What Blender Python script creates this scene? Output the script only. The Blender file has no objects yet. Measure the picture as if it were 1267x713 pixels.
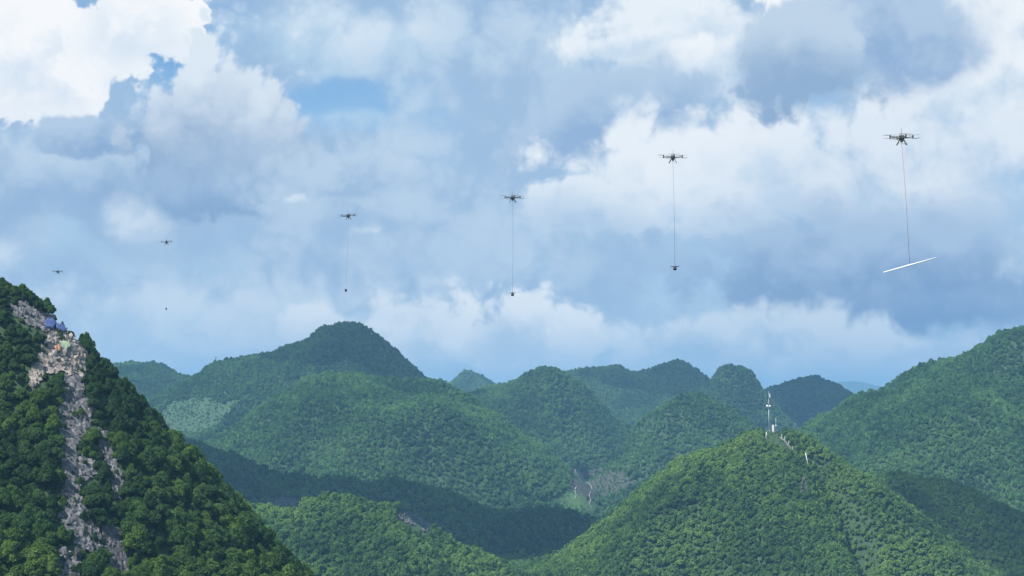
import bpy, bmesh, math, random
import numpy as np
from mathutils import Vector, Matrix, Euler

random.seed(7)
rng = np.random.default_rng(11)
SC = bpy.context.scene
COL = SC.collection
R = math.radians

# ------------------------------------------------------------------ camera
F_PX = 2364.0                      # focal length in photo pixels (photo 1267 x 713)
PITCH = math.atan((500 - 356.5) / F_PX)
cam_d = bpy.data.cameras.new('camera')
cam_d.sensor_width = 36.0
cam_d.lens = F_PX / 1267.0 * 36.0
cam_d.clip_start = 1.0
cam_d.clip_end = 60000.0
cam = bpy.data.objects.new('camera', cam_d)
COL.objects.link(cam)
cam.location = (0, 0, 0)
cam.rotation_euler = (math.pi / 2 + PITCH, 0, 0)
SC.camera = cam

def ray(px, py):
    u = (px - 633.5) / F_PX
    v = -(py - 356.5) / F_PX
    return (u, math.cos(PITCH) - v * math.sin(PITCH), math.sin(PITCH) + v * math.cos(PITCH))

def at(px, py, D):
    """the point D metres down range seen along a photo pixel"""
    r = ray(px, py)
    return (r[0] / r[1] * D, D, r[2] / r[1] * D)

def proj(x, y, z):
    c, s = math.cos(PITCH), math.sin(PITCH)
    d = y * c + z * s
    h = -y * s + z * c
    return 633.5 + F_PX * x / d, 356.5 - F_PX * h / d

# ------------------------------------------------------------------ sun, exposure
SUN_EL = R(52)
SUN_AZ = math.atan2(-0.78, -0.62)          # from +Y towards +X: behind and to the left of the camera
SUN_DIR = Vector((math.sin(SUN_AZ) * math.cos(SUN_EL), math.cos(SUN_AZ) * math.cos(SUN_EL), math.sin(SUN_EL)))
sd = bpy.data.lights.new('sun', 'SUN')
sd.energy = 5.0
sd.angle = R(0.53)
sd.color = (1.0, 0.95, 0.87)
sun = bpy.data.objects.new('sun', sd)
COL.objects.link(sun)
sun.rotation_euler = SUN_DIR.to_track_quat('Z', 'Y').to_euler()
sun.location = SUN_DIR * 3000
SC.view_settings.view_transform = 'Standard'
SC.view_settings.look = 'None'
EXPOSURE = 0.62
SC.view_settings.exposure = EXPOSURE
SC.view_settings.gamma = 1.0
SC.view_settings.use_curve_mapping = False
SC.cycles.use_denoising = True
SC.cycles.max_bounces = 6
SC.cycles.diffuse_bounces = 2
SC.cycles.transparent_max_bounces = 6
SC.cycles.volume_bounces = 0
SC.cycles.sample_clamp_indirect = 4.0

# ------------------------------------------------------------------ node helpers
class NT:
    """small expression helper over a node tree"""
    def __init__(self, nt):
        self.nt = nt
    def node(self, kind, **kw):
        n = self.nt.nodes.new(kind)
        for k, v in kw.items():
            setattr(n, k, v)
        return n
    def put(self, sock, v):
        if isinstance(v, bpy.types.NodeSocket):
            self.nt.links.new(v, sock)
        elif v is not None:
            sock.default_value = v
    def m(self, op, a, b=None, c=None, clamp=False):
        n = self.node('ShaderNodeMath', operation=op, use_clamp=clamp)
        self.put(n.inputs[0], a); self.put(n.inputs[1], b)
        if c is not None: self.put(n.inputs[2], c)
        return n.outputs[0]
    def add(self, a, b): return self.m('ADD', a, b)
    def sub(self, a, b): return self.m('SUBTRACT', a, b)
    def mul(self, a, b): return self.m('MULTIPLY', a, b)
    def madd(self, a, b, c): return self.m('MULTIPLY_ADD', a, b, c)
    def vm(self, op, a, b=None, scale=None):
        n = self.node('ShaderNodeVectorMath', operation=op)
        self.put(n.inputs[0], a)
        if b is not None: self.put(n.inputs[1], b)
        if scale is not None: self.put(n.inputs['Scale'], scale)
        return n.outputs['Value'] if op in ('LENGTH', 'DOT_PRODUCT', 'DISTANCE') else n.outputs['Vector']
    def smooth(self, x, lo, hi, a=0.0, b=1.0):
        n = self.node('ShaderNodeMapRange', interpolation_type='SMOOTHSTEP', clamp=True)
        self.put(n.inputs['Value'], x); self.put(n.inputs['From Min'], lo); self.put(n.inputs['From Max'], hi)
        self.put(n.inputs['To Min'], a); self.put(n.inputs['To Max'], b)
        return n.outputs['Result']
    def noise(self, vec, scale, detail=6.0, rough=0.55, dist=0.0, color=False):
        n = self.node('ShaderNodeTexNoise')
        self.put(n.inputs['Vector'], vec); self.put(n.inputs['Scale'], scale)
        self.put(n.inputs['Detail'], detail); self.put(n.inputs['Roughness'], rough); self.put(n.inputs['Distortion'], dist)
        return n.outputs['Color'] if color else n.outputs['Fac']
    def mix(self, fac, a, b, blend='MIX'):
        n = self.node('ShaderNodeMix', data_type='RGBA', blend_type=blend)
        self.put(n.inputs[0], fac); self.put(n.inputs[6], a); self.put(n.inputs[7], b)
        return n.outputs[2]

def lin(r, g, b):
    f = lambda c: (c / 255 / 12.92) if c <= 10 else ((c / 255 + 0.055) / 1.055) ** 2.4
    return (f(r), f(g), f(b))

# ------------------------------------------------------------------ sky: clear air with layered cloud over it
world = bpy.data.worlds.new('World')
SC.world = world
world.use_nodes = True
world.cycles.sampling_method = 'MANUAL'
world.cycles.sample_map_resolution = 256
world.node_tree.nodes.clear()
W = NT(world.node_tree)
SKY_STRENGTH = 0.08
out = W.node('ShaderNodeOutputWorld')
bg = W.node('ShaderNodeBackground')
bg.inputs['Strength'].default_value = SKY_STRENGTH
W.nt.links.new(bg.outputs[0], out.inputs['Surface'])
sky = W.node('ShaderNodeTexSky', sky_type='NISHITA')
sky.sun_disc = False
sky.sun_elevation = SUN_EL
sky.sun_rotation = SUN_AZ
sky.altitude = 600
sky.air_density = 1.0
sky.dust_density = 0.0
sky.ozone_density = 1.5
D = W.node('ShaderNodeTexCoord').outputs['Generated']
sep = W.node('ShaderNodeSeparateXYZ'); W.nt.links.new(D, sep.inputs[0])
AZ = W.m('ARCTAN2', sep.outputs[0], sep.outputs[1])
EL = W.m('ARCSINE', sep.outputs[2])
# noises shared by every cloud: broad warp, billows, fine wisps
def wsub(vec, scale, detail, rough, off=None):
    return W.sub(W.noise(vec if off is None else W.vm('ADD', vec, off), scale, detail, rough), 0.5)
n_c = wsub(D, 9.0, 3.0, 0.5, (0.2, 7.7, 2.4))
n_a = wsub(D, 20.0, 6.0, 0.58)
n_b = wsub(D, 46.0, 7.0, 0.64, (3.1, 1.7, 0.4))
vor = W.node('ShaderNodeTexVoronoi', feature='F1')                       # rounded heads on three sizes
W.put(vor.inputs['Vector'], W.vm('ADD', D, W.vm('SCALE', W.noise(D, 30.0, 2.0, 0.5, color=True), scale=0.03)))
vor.inputs['Scale'].default_value = 30.0
vor.inputs['Detail'].default_value = 2.5
vor.inputs['Roughness'].default_value = 0.55
vor.inputs['Lacunarity'].default_value = 2.3
bil = W.mul(W.sub(0.98, vor.outputs['Distance']), 0.9)
comb = W.node('ShaderNodeCombineXYZ')
W.put(comb.inputs[0], W.madd(n_c, 0.045, W.madd(n_b, 0.016, AZ)))
W.put(comb.inputs[1], W.madd(n_a, 0.030, W.madd(n_c, -0.02, EL)))
AE = comb.outputs[0]
edge_n = W.madd(n_a, 1.3, W.madd(n_b, 0.8, W.madd(bil, 0.8, 0.0)))     # ragged, rounded outlines
shade_n = W.madd(n_c, 0.8, W.madd(n_a, 1.15, W.madd(n_b, 1.2, W.madd(bil, 1.0, 0.0))))

def ang(px, py):
    x, y, z = ray(px, py)
    l = math.sqrt(x * x + y * y + z * z)
    return math.atan2(x, y), math.asin(z / l)

def k10(c, g=1.0):
    m_ = 0.3 * c[0] + 0.6 * c[1] + 0.1 * c[2]                       # cloud is nearly grey
    c = lin(*[v + (m_ - v) * 0.14 for v in c]); g = g / 2 ** EXPOSURE
    return (c[0] * g / SKY_STRENGTH, c[1] * g / SKY_STRENGTH, c[2] * g / SKY_STRENGTH, 1.0)

def cloud(prev, px, py, rx, ry, top, base, soft=0.3, opac=1.0, rot=0.0, bias=0.0, kv=0.5, rim=0.0, ks=0.85):
    """one cloud mass centred on a compass bearing and elevation; lit top, shaded base"""
    a, e = ang(px, py)
    mp = W.node('ShaderNodeMapping', vector_type='TEXTURE')
    W.put(mp.inputs[0], AE)
    mp.inputs['Location'].default_value = (a, e, 0)
    mp.inputs['Rotation'].default_value = (0, 0, R(rot))
    mp.inputs['Scale'].default_value = (rx / F_PX, ry / F_PX, 1)
    q = mp.outputs[0]
    rr = W.vm('LENGTH', q)
    depth = W.sub(edge_n, rr)
    mask = W.smooth(depth, -1.0 - soft, -1.0 + soft, 0.0, opac)
    sh = W.madd(shade_n, ks, W.vm('DOT_PRODUCT', q, (0, kv, 0)))
    if rim: sh = W.add(sh, W.smooth(depth, -1.0, -0.45, rim, 0.0))          # thin sunlit margins
    colr = W.mix(W.smooth(sh, -0.42 - bias, 0.55 - bias), k10(base), k10(top))
    return W.mix(mask, prev, colr)

WHITE = (255, 255, 255)
skyc = W.mix(1.0, sky.outputs[0], (0.56, 0.82, 1.02, 1), 'MULTIPLY')
# thin high veil, thickest low down, then a broken grey-blue deck over most of the dome
veil = W.smooth(W.madd(n_c, 1.2, W.madd(n_a, 0.7, W.madd(EL, -3.0, 1.15))), 0.30, 0.9, 0.0, 0.92)
gap = W.node('ShaderNodeMapping', vector_type='TEXTURE')
W.put(gap.inputs[0], AE)
ga, ge = ang(440, 132)
gap.inputs['Location'].default_value = (ga, ge, 0)
gap.inputs['Scale'].default_value = (115 / F_PX, 36 / F_PX, 1)
gapm = W.smooth(W.madd(n_a, 0.5, W.vm('LENGTH', gap.outputs[0])), 0.45, 1.3)
col_ = W.mix(W.mul(veil, W.smooth(gapm, 0.0, 1.0, 0.35, 1.0)), skyc, k10((188, 216, 241)))
deck = W.smooth(W.madd(n_c, 2.0, W.madd(n_a, 1.1, 0.70)), 0.25, 0.72, 0.0, 0.93)
deck_col = W.mix(W.smooth(shade_n, -0.35, 0.6), k10((158, 191, 228)), k10((206, 226, 244)))
col_ = W.mix(W.mul(deck, gapm), col_, deck_col)
C = cloud
# ---- the single masses, far ones first: bearing, elevation, size, lit and shaded colour
col_ = C(col_, 430, 52, 175, 40, (212, 231, 246), (178, 211, 239), soft=0.5, opac=0.85)
col_ = C(col_, 500, 55, 70, 26, (222, 236, 248), (184, 214, 240), soft=0.4, opac=0.85)
col_ = C(col_, 470, 152, 120, 10, (190, 219, 243), (166, 205, 238), soft=0.8, opac=0.75)
col_ = C(col_, 660, 120, 165, 95, (188, 214, 238), (162, 194, 229), soft=0.5, opac=0.8)
col_ = C(col_, 40, 70, 135, 92, WHITE, (216, 231, 247), soft=0.09, bias=0.18, kv=0.2, rim=0.3)
col_ = C(col_, 155, 32, 92, 72, WHITE, (220, 234, 248), soft=0.08, bias=0.18, kv=0.2, rim=0.3)
col_ = C(col_, 90, 235, 240, 76, (194, 217, 239), (150, 184, 223), soft=0.35, opac=0.92, rim=0.2)
col_ = C(col_, 130, 168, 85, 28, (180, 206, 234), (138, 173, 217), soft=0.16, opac=0.95, rim=0.2)
col_ = C(col_, 272, 160, 112, 118, (226, 238, 248), (138, 171, 212), soft=0.12, kv=0.80, bias=0.06, ks=0.35)
col_ = C(col_, 300, 215, 90, 50, (172, 199, 230), (136, 170, 212), soft=0.4, opac=0.6, kv=0.7, ks=0.4)
col_ = C(col_, 270, 245, 185, 30, (164, 194, 229), (132, 170, 214), soft=0.5, opac=0.7)
col_ = C(col_, 500, 250, 150, 80, (198, 220, 241), (162, 194, 229), soft=0.45, opac=0.8)
col_ = C(col_, 430, 215, 55, 26, (190, 214, 238), (154, 187, 225), soft=0.25, opac=0.8)
col_ = C(col_, 850, 48, 125, 72, (238, 246, 252), (192, 217, 240), soft=0.25, bias=0.15, rim=0.2)
col_ = C(col_, 1015, 12, 72, 42, WHITE, (226, 239, 250), soft=0.12, bias=0.25, rim=0.3)
col_ = C(col_, 745, 152, 160, 50, (180, 206, 234), (146, 180, 222), soft=0.25, rot=24, opac=0.95, rim=0.25)
col_ = C(col_, 1195, 100, 120, 135, (244, 249, 253), (196, 220, 241), soft=0.3, bias=0.15, kv=0.3)
col_ = C(col_, 905, 222, 215, 78, (242, 248, 253), (194, 219, 242), soft=0.28, bias=0.12, kv=0.35, rim=0.2)
col_ = C(col_, 1120, 230, 190, 80, (230, 240, 250), (182, 209, 237), soft=0.45, bias=0.08)
col_ = C(col_, 885, 62, 45, 22, (250, 253, 255), (218, 233, 248), soft=0.3, bias=0.2, opac=0.85)
col_ = C(col_, 770, 60, 50, 16, (240, 247, 253), (202, 223, 244), soft=0.35, rot=20, opac=0.85)
col_ = C(col_, 1105, 38, 90, 55, (178, 204, 233), (146, 179, 221), soft=0.42)
col_ = C(col_, 1000, 70, 82, 62, (194, 215, 236), (144, 177, 216), soft=0.2, kv=0.8, rim=0.2, ks=0.4)
col_ = C(col_, 730, 258, 80, 42, (234, 243, 251), (180, 207, 235), soft=0.22, bias=0.1, rim=0.2)
col_ = C(col_, 610, 330, 260, 75, (188, 213, 238), (158, 191, 227), soft=0.45, opac=0.75)
col_ = C(col_, 1075, 332, 250, 68, (172, 199, 230), (124, 159, 206), soft=0.4, kv=0.7, rim=0.1, ks=0.6)
col_ = C(col_, 1130, 382, 165, 30, (146, 177, 217), (112, 148, 197), soft=0.4, opac=0.85)
for (x, y, a, b, t) in ((150, 272, 30, 22, 0.75), (178, 288, 34, 18, 0.6), (60, 300, 34, 22, 0.6), (20, 330, 44, 22, 0.5), (1264, 302, 26, 22, 0.85), (375, 248, 9, 6, 0.7), (448, 292, 16, 6, 0.6), (466, 288, 12, 5, 0.6)):
    col_ = C(col_, x, y, a, b, (228, 240, 249), (186, 212, 238), soft=0.75, opac=t, bias=0.05)
col_ = C(col_, 640, 478, 900, 44, (200, 221, 242), (182, 209, 236), soft=0.7, opac=0.75)
col_ = C(col_, 270, 404, 300, 50, (214, 231, 246), (184, 212, 238), soft=0.5, opac=0.9)
col_ = C(col_, 392, 402, 44, 24, (240, 247, 252), (204, 224, 243), soft=0.25, opac=0.85, bias=0.1)
col_ = C(col_, 640, 432, 420, 34, (206, 226, 244), (180, 209, 237), soft=0.6, opac=0.8)
col_ = C(col_, 655, 420, 98, 54, (240, 247, 252), (186, 211, 237), soft=0.16, bias=0.05, rim=0.25)
col_ = C(col_, 515, 418, 66, 44, (234, 243, 251), (184, 211, 237), soft=0.2, opac=0.92, bias=0.05, rim=0.2)
col_ = C(col_, 935, 428, 190, 42, (222, 236, 248), (172, 202, 233), soft=0.28, opac=0.92, rim=0.15)
col_ = C(col_, 1110, 440, 170, 28, (214, 230, 246), (180, 207, 235), soft=0.4, opac=0.9)
col_ = C(col_, 980, 462, 260, 30, (208, 226, 244), (186, 211, 237), soft=0.6, opac=0.85)
W.nt.links.new(col_, bg.inputs['Color'])
# ------------------------------------------------------------------ materials
def new_mat(name):
    m = bpy.data.materials.new(name)
    m.use_nodes = True
    m.node_tree.nodes.clear()
    return m, NT(m.node_tree)

def simple_mat(name, col, rough=0.6, metal=0.0, var=0.12, scale=2.0, bump=0.0):
    m, n = new_mat(name)
    o = n.node('ShaderNodeOutputMaterial'); p = n.node('ShaderNodeBsdfPrincipled')
    n.nt.links.new(p.outputs[0], o.inputs[0])
    tc = n.node('ShaderNodeTexCoord')
    nz = n.noise(tc.outputs['Object'], scale, 5.0, 0.6)
    c0 = tuple(c * (1 - var) for c in col) + (1,); c1 = tuple(min(1, c * (1 + var)) for c in col) + (1,)
    n.put(p.inputs['Base Color'], n.mix(nz, c0, c1))
    p.inputs['Roughness'].default_value = rough
    p.inputs['Metallic'].default_value = metal
    if bump:
        b = n.node('ShaderNodeBump'); b.inputs['Strength'].default_value = bump; b.inputs['Distance'].default_value = 0.1
        n.put(b.inputs['Height'], nz); n.put(p.inputs['Normal'], b.outputs[0])
    return m

def foliage_mat(name, stops, patch=0.012, trans=0.22):
    """leaf colours differ from tree to tree, from stand to stand and from leaf to leaf"""
    m, n = new_mat(name)
    o = n.node('ShaderNodeOutputMaterial')
    oi = n.node('ShaderNodeObjectInfo')
    geo = n.node('ShaderNodeNewGeometry')
    stand = n.noise(geo.outputs['Position'], patch, 3.0, 0.6)
    t = n.madd(oi.outputs['Random'], 0.55, n.madd(n.sub(stand, 0.5), 2.2, n.mul(geo.outputs['Random Per Island'], 0.34)))
    rp = n.node('ShaderNodeValToRGB')
    n.put(rp.inputs[0], t)
    el = rp.color_ramp.elements
    while len(el) < len(stops): el.new(0.5)
    for e, (p_, c) in zip(el, stops):
        e.position = p_; e.color = c + (1,)
    d = n.node('ShaderNodeBsdfDiffuse'); n.put(d.inputs[0], rp.outputs[0])
    tr = n.node('ShaderNodeBsdfTranslucent')
    n.put(tr.inputs[0], n.mix(1.0, rp.outputs[0], (1.15, 1.2, 0.55, 1), 'MULTIPLY'))
    mx = n.node('ShaderNodeMixShader'); mx.inputs[0].default_value = trans
    n.nt.links.new(d.outputs[0], mx.inputs[1]); n.nt.links.new(tr.outputs[0], mx.inputs[2])
    n.nt.links.new(mx.outputs[0], o.inputs[0])
    return m

MAT = {}
MAT['leaf_dark'] = foliage_mat('leaf_dark', [(0.0, (0.031, 0.068, 0.029)), (0.5, (0.053, 0.106, 0.042)), (1.0, (0.081, 0.147, 0.051))], patch=0.022, trans=0.38)
MAT['leaf_mid'] = foliage_mat('leaf_mid', [(0.0, (0.048, 0.099, 0.035)), (0.5, (0.078, 0.149, 0.045)), (1.0, (0.112, 0.194, 0.056))], patch=0.022, trans=0.38)
MAT['leaf_light'] = foliage_mat('leaf_light', [(0.0, (0.072, 0.132, 0.036)), (0.5, (0.108, 0.184, 0.046)), (1.0, (0.150, 0.222, 0.062))], patch=0.022, trans=0.38)
MAT['leaf_far'] = foliage_mat('leaf_far', [(0.0, (0.038, 0.096, 0.046)), (0.35, (0.071, 0.161, 0.065)), (0.65, (0.111, 0.226, 0.083)), (1.0, (0.161, 0.284, 0.100))], patch=0.010, trans=0.38)
MAT['leaf_middle'] = foliage_mat('leaf_middle', [(0.0, (0.043, 0.099, 0.036)), (0.35, (0.086, 0.175, 0.053)), (0.65, (0.135, 0.245, 0.067)), (1.0, (0.197, 0.314, 0.084))], patch=0.016, trans=0.38)
MAT['bark'] = simple_mat('bark', (0.10, 0.075, 0.055), 0.9, var=0.35, scale=3.0)
MAT['scrub'] = simple_mat('scrub', (0.030, 0.064, 0.024), 0.95, var=0.4, scale=0.15)  # undergrowth green, darkened to stand for the shade in gaps between crowns
MAT['meadow'] = simple_mat('meadow', (0.038, 0.082, 0.037), 0.95, var=0.25, scale=0.06)
MAT['grass'] = simple_mat('grass', (0.050, 0.108, 0.034), 0.95, var=0.25, scale=0.1)
MAT['field'] = simple_mat('field', (0.046, 0.054, 0.044), 0.95, var=0.35, scale=0.08)
MAT['path'] = simple_mat('path', (0.27, 0.26, 0.24), 0.9, var=0.1, scale=0.5)

def rock_mat(name, c0, c1, c2, scale=0.9):
    m, n = new_mat(name)
    o = n.node('ShaderNodeOutputMaterial'); p = n.node('ShaderNodeBsdfPrincipled')
    n.nt.links.new(p.outputs[0], o.inputs[0])
    geo = n.node('ShaderNodeNewGeometry'); oi = n.node('ShaderNodeObjectInfo')
    pos = geo.outputs['Position']
    st = n.node('ShaderNodeMapping'); n.put(st.inputs[0], pos); st.inputs['Scale'].default_value = (1, 1, 0.35)
    a = n.noise(st.outputs[0], scale, 6.0, 0.65)
    t = n.madd(n.sub(a, 0.5), 2.2, n.madd(oi.outputs['Random'], 0.35, 0.32))
    rp = n.node('ShaderNodeValToRGB'); n.put(rp.inputs[0], t)
    el = rp.color_ramp.elements; el.new(0.5)
    for e, p_, c in zip(el, (0.08, 0.5, 0.95), (c0, c1, c2)):
        e.position = p_; e.color = c + (1,)
    n.put(p.inputs['Base Color'], rp.outputs[0]); p.inputs['Roughness'].default_value = 0.92
    b = n.node('ShaderNodeBump'); b.inputs['Strength'].default_value = 0.8; b.inputs['Distance'].default_value = 0.3
    n.put(b.inputs['Height'], a); n.put(p.inputs['Normal'], b.outputs[0])
    return m
MAT['pale_rock'] = rock_mat('pale_rock', (0.085, 0.073, 0.066), (0.205, 0.178, 0.158), (0.38, 0.34, 0.31))
MAT['grey_rock'] = rock_mat('grey_rock', (0.034, 0.035, 0.037), (0.088, 0.088, 0.094), (0.205, 0.204, 0.208))

# ------------------------------------------------------------------ mesh helpers
def tag(o, label=None, cat=None, group=None, kind=None):
    if label: o['label'] = label
    if cat: o['category'] = cat
    if group: o['group'] = group
    if kind: o['kind'] = kind
    return o

def link(name, me, parent=None):
    o = bpy.data.objects.new(name, me)
    COL.objects.link(o)
    if parent is not None: o.parent = parent
    return o

def empty(name, loc=(0, 0, 0), rot=(0, 0, 0)):
    o = bpy.data.objects.new(name, None)
    o.empty_display_size = 0.5
    COL.objects.link(o)
    o.location = loc; o.rotation_euler = rot
    return o

def mesh_np(name, V, faces, mat, smooth=False):
    me = bpy.data.meshes.new(name)
    me.from_pydata([tuple(v) for v in V] if not isinstance(V, list) else V, [], faces if isinstance(faces, list) else faces.tolist())
    if mat: me.materials.append(mat)
    if smooth: me.polygons.foreach_set('use_smooth', [True] * len(me.polygons))
    me.update()
    return me

def fast_mesh(name, V, Q, mat, smooth=False):
    """V (n,3) floats, Q (m,k) indices, all faces with the same corner count"""
    me = bpy.data.meshes.new(name)
    n, (m, k) = len(V), Q.shape
    me.vertices.add(n); me.vertices.foreach_set('co', np.asarray(V, np.float32).ravel())
    me.loops.add(m * k); me.loops.foreach_set('vertex_index', Q.astype(np.int32).ravel())
    me.polygons.add(m)
    me.polygons.foreach_set('loop_start', np.arange(0, m * k, k, dtype=np.int32))
    if smooth: me.polygons.foreach_set('use_smooth', np.ones(m, bool))
    if mat: me.materials.append(mat)
    me.update(calc_edges=True)
    me.validate()
    return me

class MB:
    """collects boxes, tubes and sheets into one bmesh"""
    def __init__(self): self.bm = bmesh.new()
    def box(self, c, s, rot=(0, 0, 0), bevel=0.0, taper=1.0):
        r = bmesh.ops.create_cube(self.bm, size=1.0)
        vs = r['verts']
        for v in vs:
            if v.co.z > 0: v.co.x *= taper; v.co.y *= taper
        M = Matrix.Translation(c) @ Euler(rot).to_matrix().to_4x4() @ Matrix.Diagonal((s[0], s[1], s[2], 1))
        bmesh.ops.transform(self.bm, matrix=M, verts=vs)
        if bevel:
            es = list({e for v in vs for e in v.link_edges})
            bmesh.ops.bevel(self.bm, geom=es, offset=bevel, segments=2, affect='EDGES', profile=0.6)
        return self
    def tube(self, pts, rad, seg=8):
        pts = [Vector(p) for p in pts]
        rad = rad if isinstance(rad, (list, tuple)) else [rad] * len(pts)
        rings = []
        for i, p in enumerate(pts):
            d = (pts[min(i + 1, len(pts) - 1)] - pts[max(i - 1, 0)]).normalized()
            q = d.to_track_quat('Z', 'Y')
            rings.append([self.bm.verts.new(p + q @ Vector((math.cos(6.2832 * k / seg) * rad[i], math.sin(6.2832 * k / seg) * rad[i], 0))) for k in range(seg)])
        for a, b in zip(rings, rings[1:]):
            for k in range(seg):
                self.bm.faces.new((a[k], a[(k + 1) % seg], b[(k + 1) % seg], b[k]))
        self.bm.faces.new(rings[0][::-1]); self.bm.faces.new(rings[-1])
        return self
    def lathe(self, prof, c=(0, 0, 0), seg=14, axis='Z'):
        rings = []
        for r_, z in prof:
            ring = []
            for k in range(seg):
                a = 6.2832 * k / seg
                p = Vector((math.cos(a) * r_, math.sin(a) * r_, z))
                if axis == 'Y': p = Vector((p.x, p.z, p.y))
                if axis == 'X': p = Vector((p.z, p.x, p.y))
                ring.append(self.bm.verts.new(p + Vector(c)))
            rings.append(ring)
        for a, b in zip(rings, rings[1:]):
            for k in range(seg):
                self.bm.faces.new((a[k], a[(k + 1) % seg], b[(k + 1) % seg], b[k]))
        self.bm.faces.new(rings[0][::-1]); self.bm.faces.new(rings[-1])
        return self
    def build(self, name, mat, parent=None, smooth=False):
        bmesh.ops.recalc_face_normals(self.bm, faces=self.bm.faces)
        me = bpy.data.meshes.new(name)
        self.bm.to_mesh(me); self.bm.free()
        me.materials.append(mat)
        if smooth: me.polygons.foreach_set('use_smooth', [True] * len(me.polygons))
        return link(name, me, parent)

# ------------------------------------------------------------------ relief
def vnoise(x, y, seed=0):
    """2-D value noise in -1..1"""
    xi = np.floor(x).astype(np.int64); yi = np.floor(y).astype(np.int64)
    fx = x - xi; fy = y - yi
    fx = fx * fx * (3 - 2 * fx); fy = fy * fy * (3 - 2 * fy)
    def h(a, b):
        n = (a * 374761393 + b * 668265263 + seed * 1274126177) & 0xffffffff
        n = ((n ^ (n >> 13)) * 1274126177) & 0xffffffff
        return ((n ^ (n >> 16)) & 0xffff) / 32767.5 - 1.0
    a = h(xi, yi); b = h(xi + 1, yi); c = h(xi, yi + 1); d = h(xi + 1, yi + 1)
    return (a * (1 - fx) + b * fx) * (1 - fy) + (c * (1 - fx) + d * fx) * fy

def fbm(x, y, seed=0, octv=4, gain=0.5):
    s = 0; a = 1.0
    for o in range(octv):
        s = s + a * vnoise(x * 2 ** o + 17.3 * o, y * 2 ** o - 9.1 * o, seed + o); a *= gain
    return s

FLOOR = -138.0
class Hill:
    def __init__(self, name, D, pts, kind='cone', asp=1.0, tree_h=4.5, slope=0.75, gully=1.0, seed=1, round_=25.0, bend=0.0):
        self.cuts = []
        self.name, self.D, self.kind, self.asp, self.slope, self.gully, self.seed, self.round, self.bend = name, D, kind, asp, slope, gully, seed, round_, bend
        w = [at(px, py, D) for px, py in pts]
        self.x = np.array([p[0] for p in w]); self.z = np.array([p[2] for p in w]) - tree_h
        i = int(np.argmax(self.z)); self.i = i; self.xc = self.x[i]; self.zc = self.z[i]
        # carry both flanks on down to the valley floor
        def flank(xs, zs):
            r = np.abs(xs - self.xc)
            sl = max(0.45, min(0.95, (zs[0] - zs[-1]) / max(1.0, r[-1] - r[0])))
            rr = np.concatenate([r, [r[-1] + 400.0]]); zz = np.concatenate([zs, [zs[-1] - 400 * sl]])
            return rr, zz
        self.R_ = flank(self.x[i:], self.z[i:]); self.L_ = flank(self.x[:i + 1][::-1], self.z[:i + 1][::-1])
    def height(self, x, y):
        D = self.D
        if self.kind == 'cone':
            dx = x - self.xc; dy = (y - D) * self.asp
            r = np.sqrt(dx * dx + dy * dy) + 1e-6
            th = np.arctan2(dy, dx)
            w = 0.5 + 0.5 * np.clip(np.cos(th) * 1.15, -1, 1)
            g = fbm(np.cos(th) * 2.2 + self.seed, np.sin(th) * 2.2 + r * 0.004, self.seed, 3)
            off = np.abs(np.sin(th))                                   # leave the outline itself alone
            r2 = r * (1 + 0.16 * self.gully * g * off)
            zr = np.interp(r2, *self.R_); zl = np.interp(r2, *self.L_)
            z = zl * (1 - w) + zr * w
            for a, b_, dep, wid in self.cuts:
                t = np.clip(((x - a[0]) * (b_[0] - a[0]) + (y - a[1]) * (b_[1] - a[1])) / ((b_[0] - a[0]) ** 2 + (b_[1] - a[1]) ** 2), 0, 1)
                q = np.hypot(x - a[0] - t * (b_[0] - a[0]), y - a[1] - t * (b_[1] - a[1])) / wid
                z = z - dep * (0.4 + 0.6 * t) * np.exp(-q * q)
            return z
        dx = np.abs(x - self.xc)
        p = np.where(x >= self.xc, np.interp(dx, *self.R_), np.interp(dx, *self.L_))
        dy = y - D - self.bend * (x - self.xc)
        g = fbm(x * 0.009 + self.seed, y * 0.004, self.seed, 3)
        k = self.slope * (1 + 0.22 * self.gully * g)
        return p - k * (np.sqrt(dy * dy + self.round ** 2) - self.round)

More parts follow.
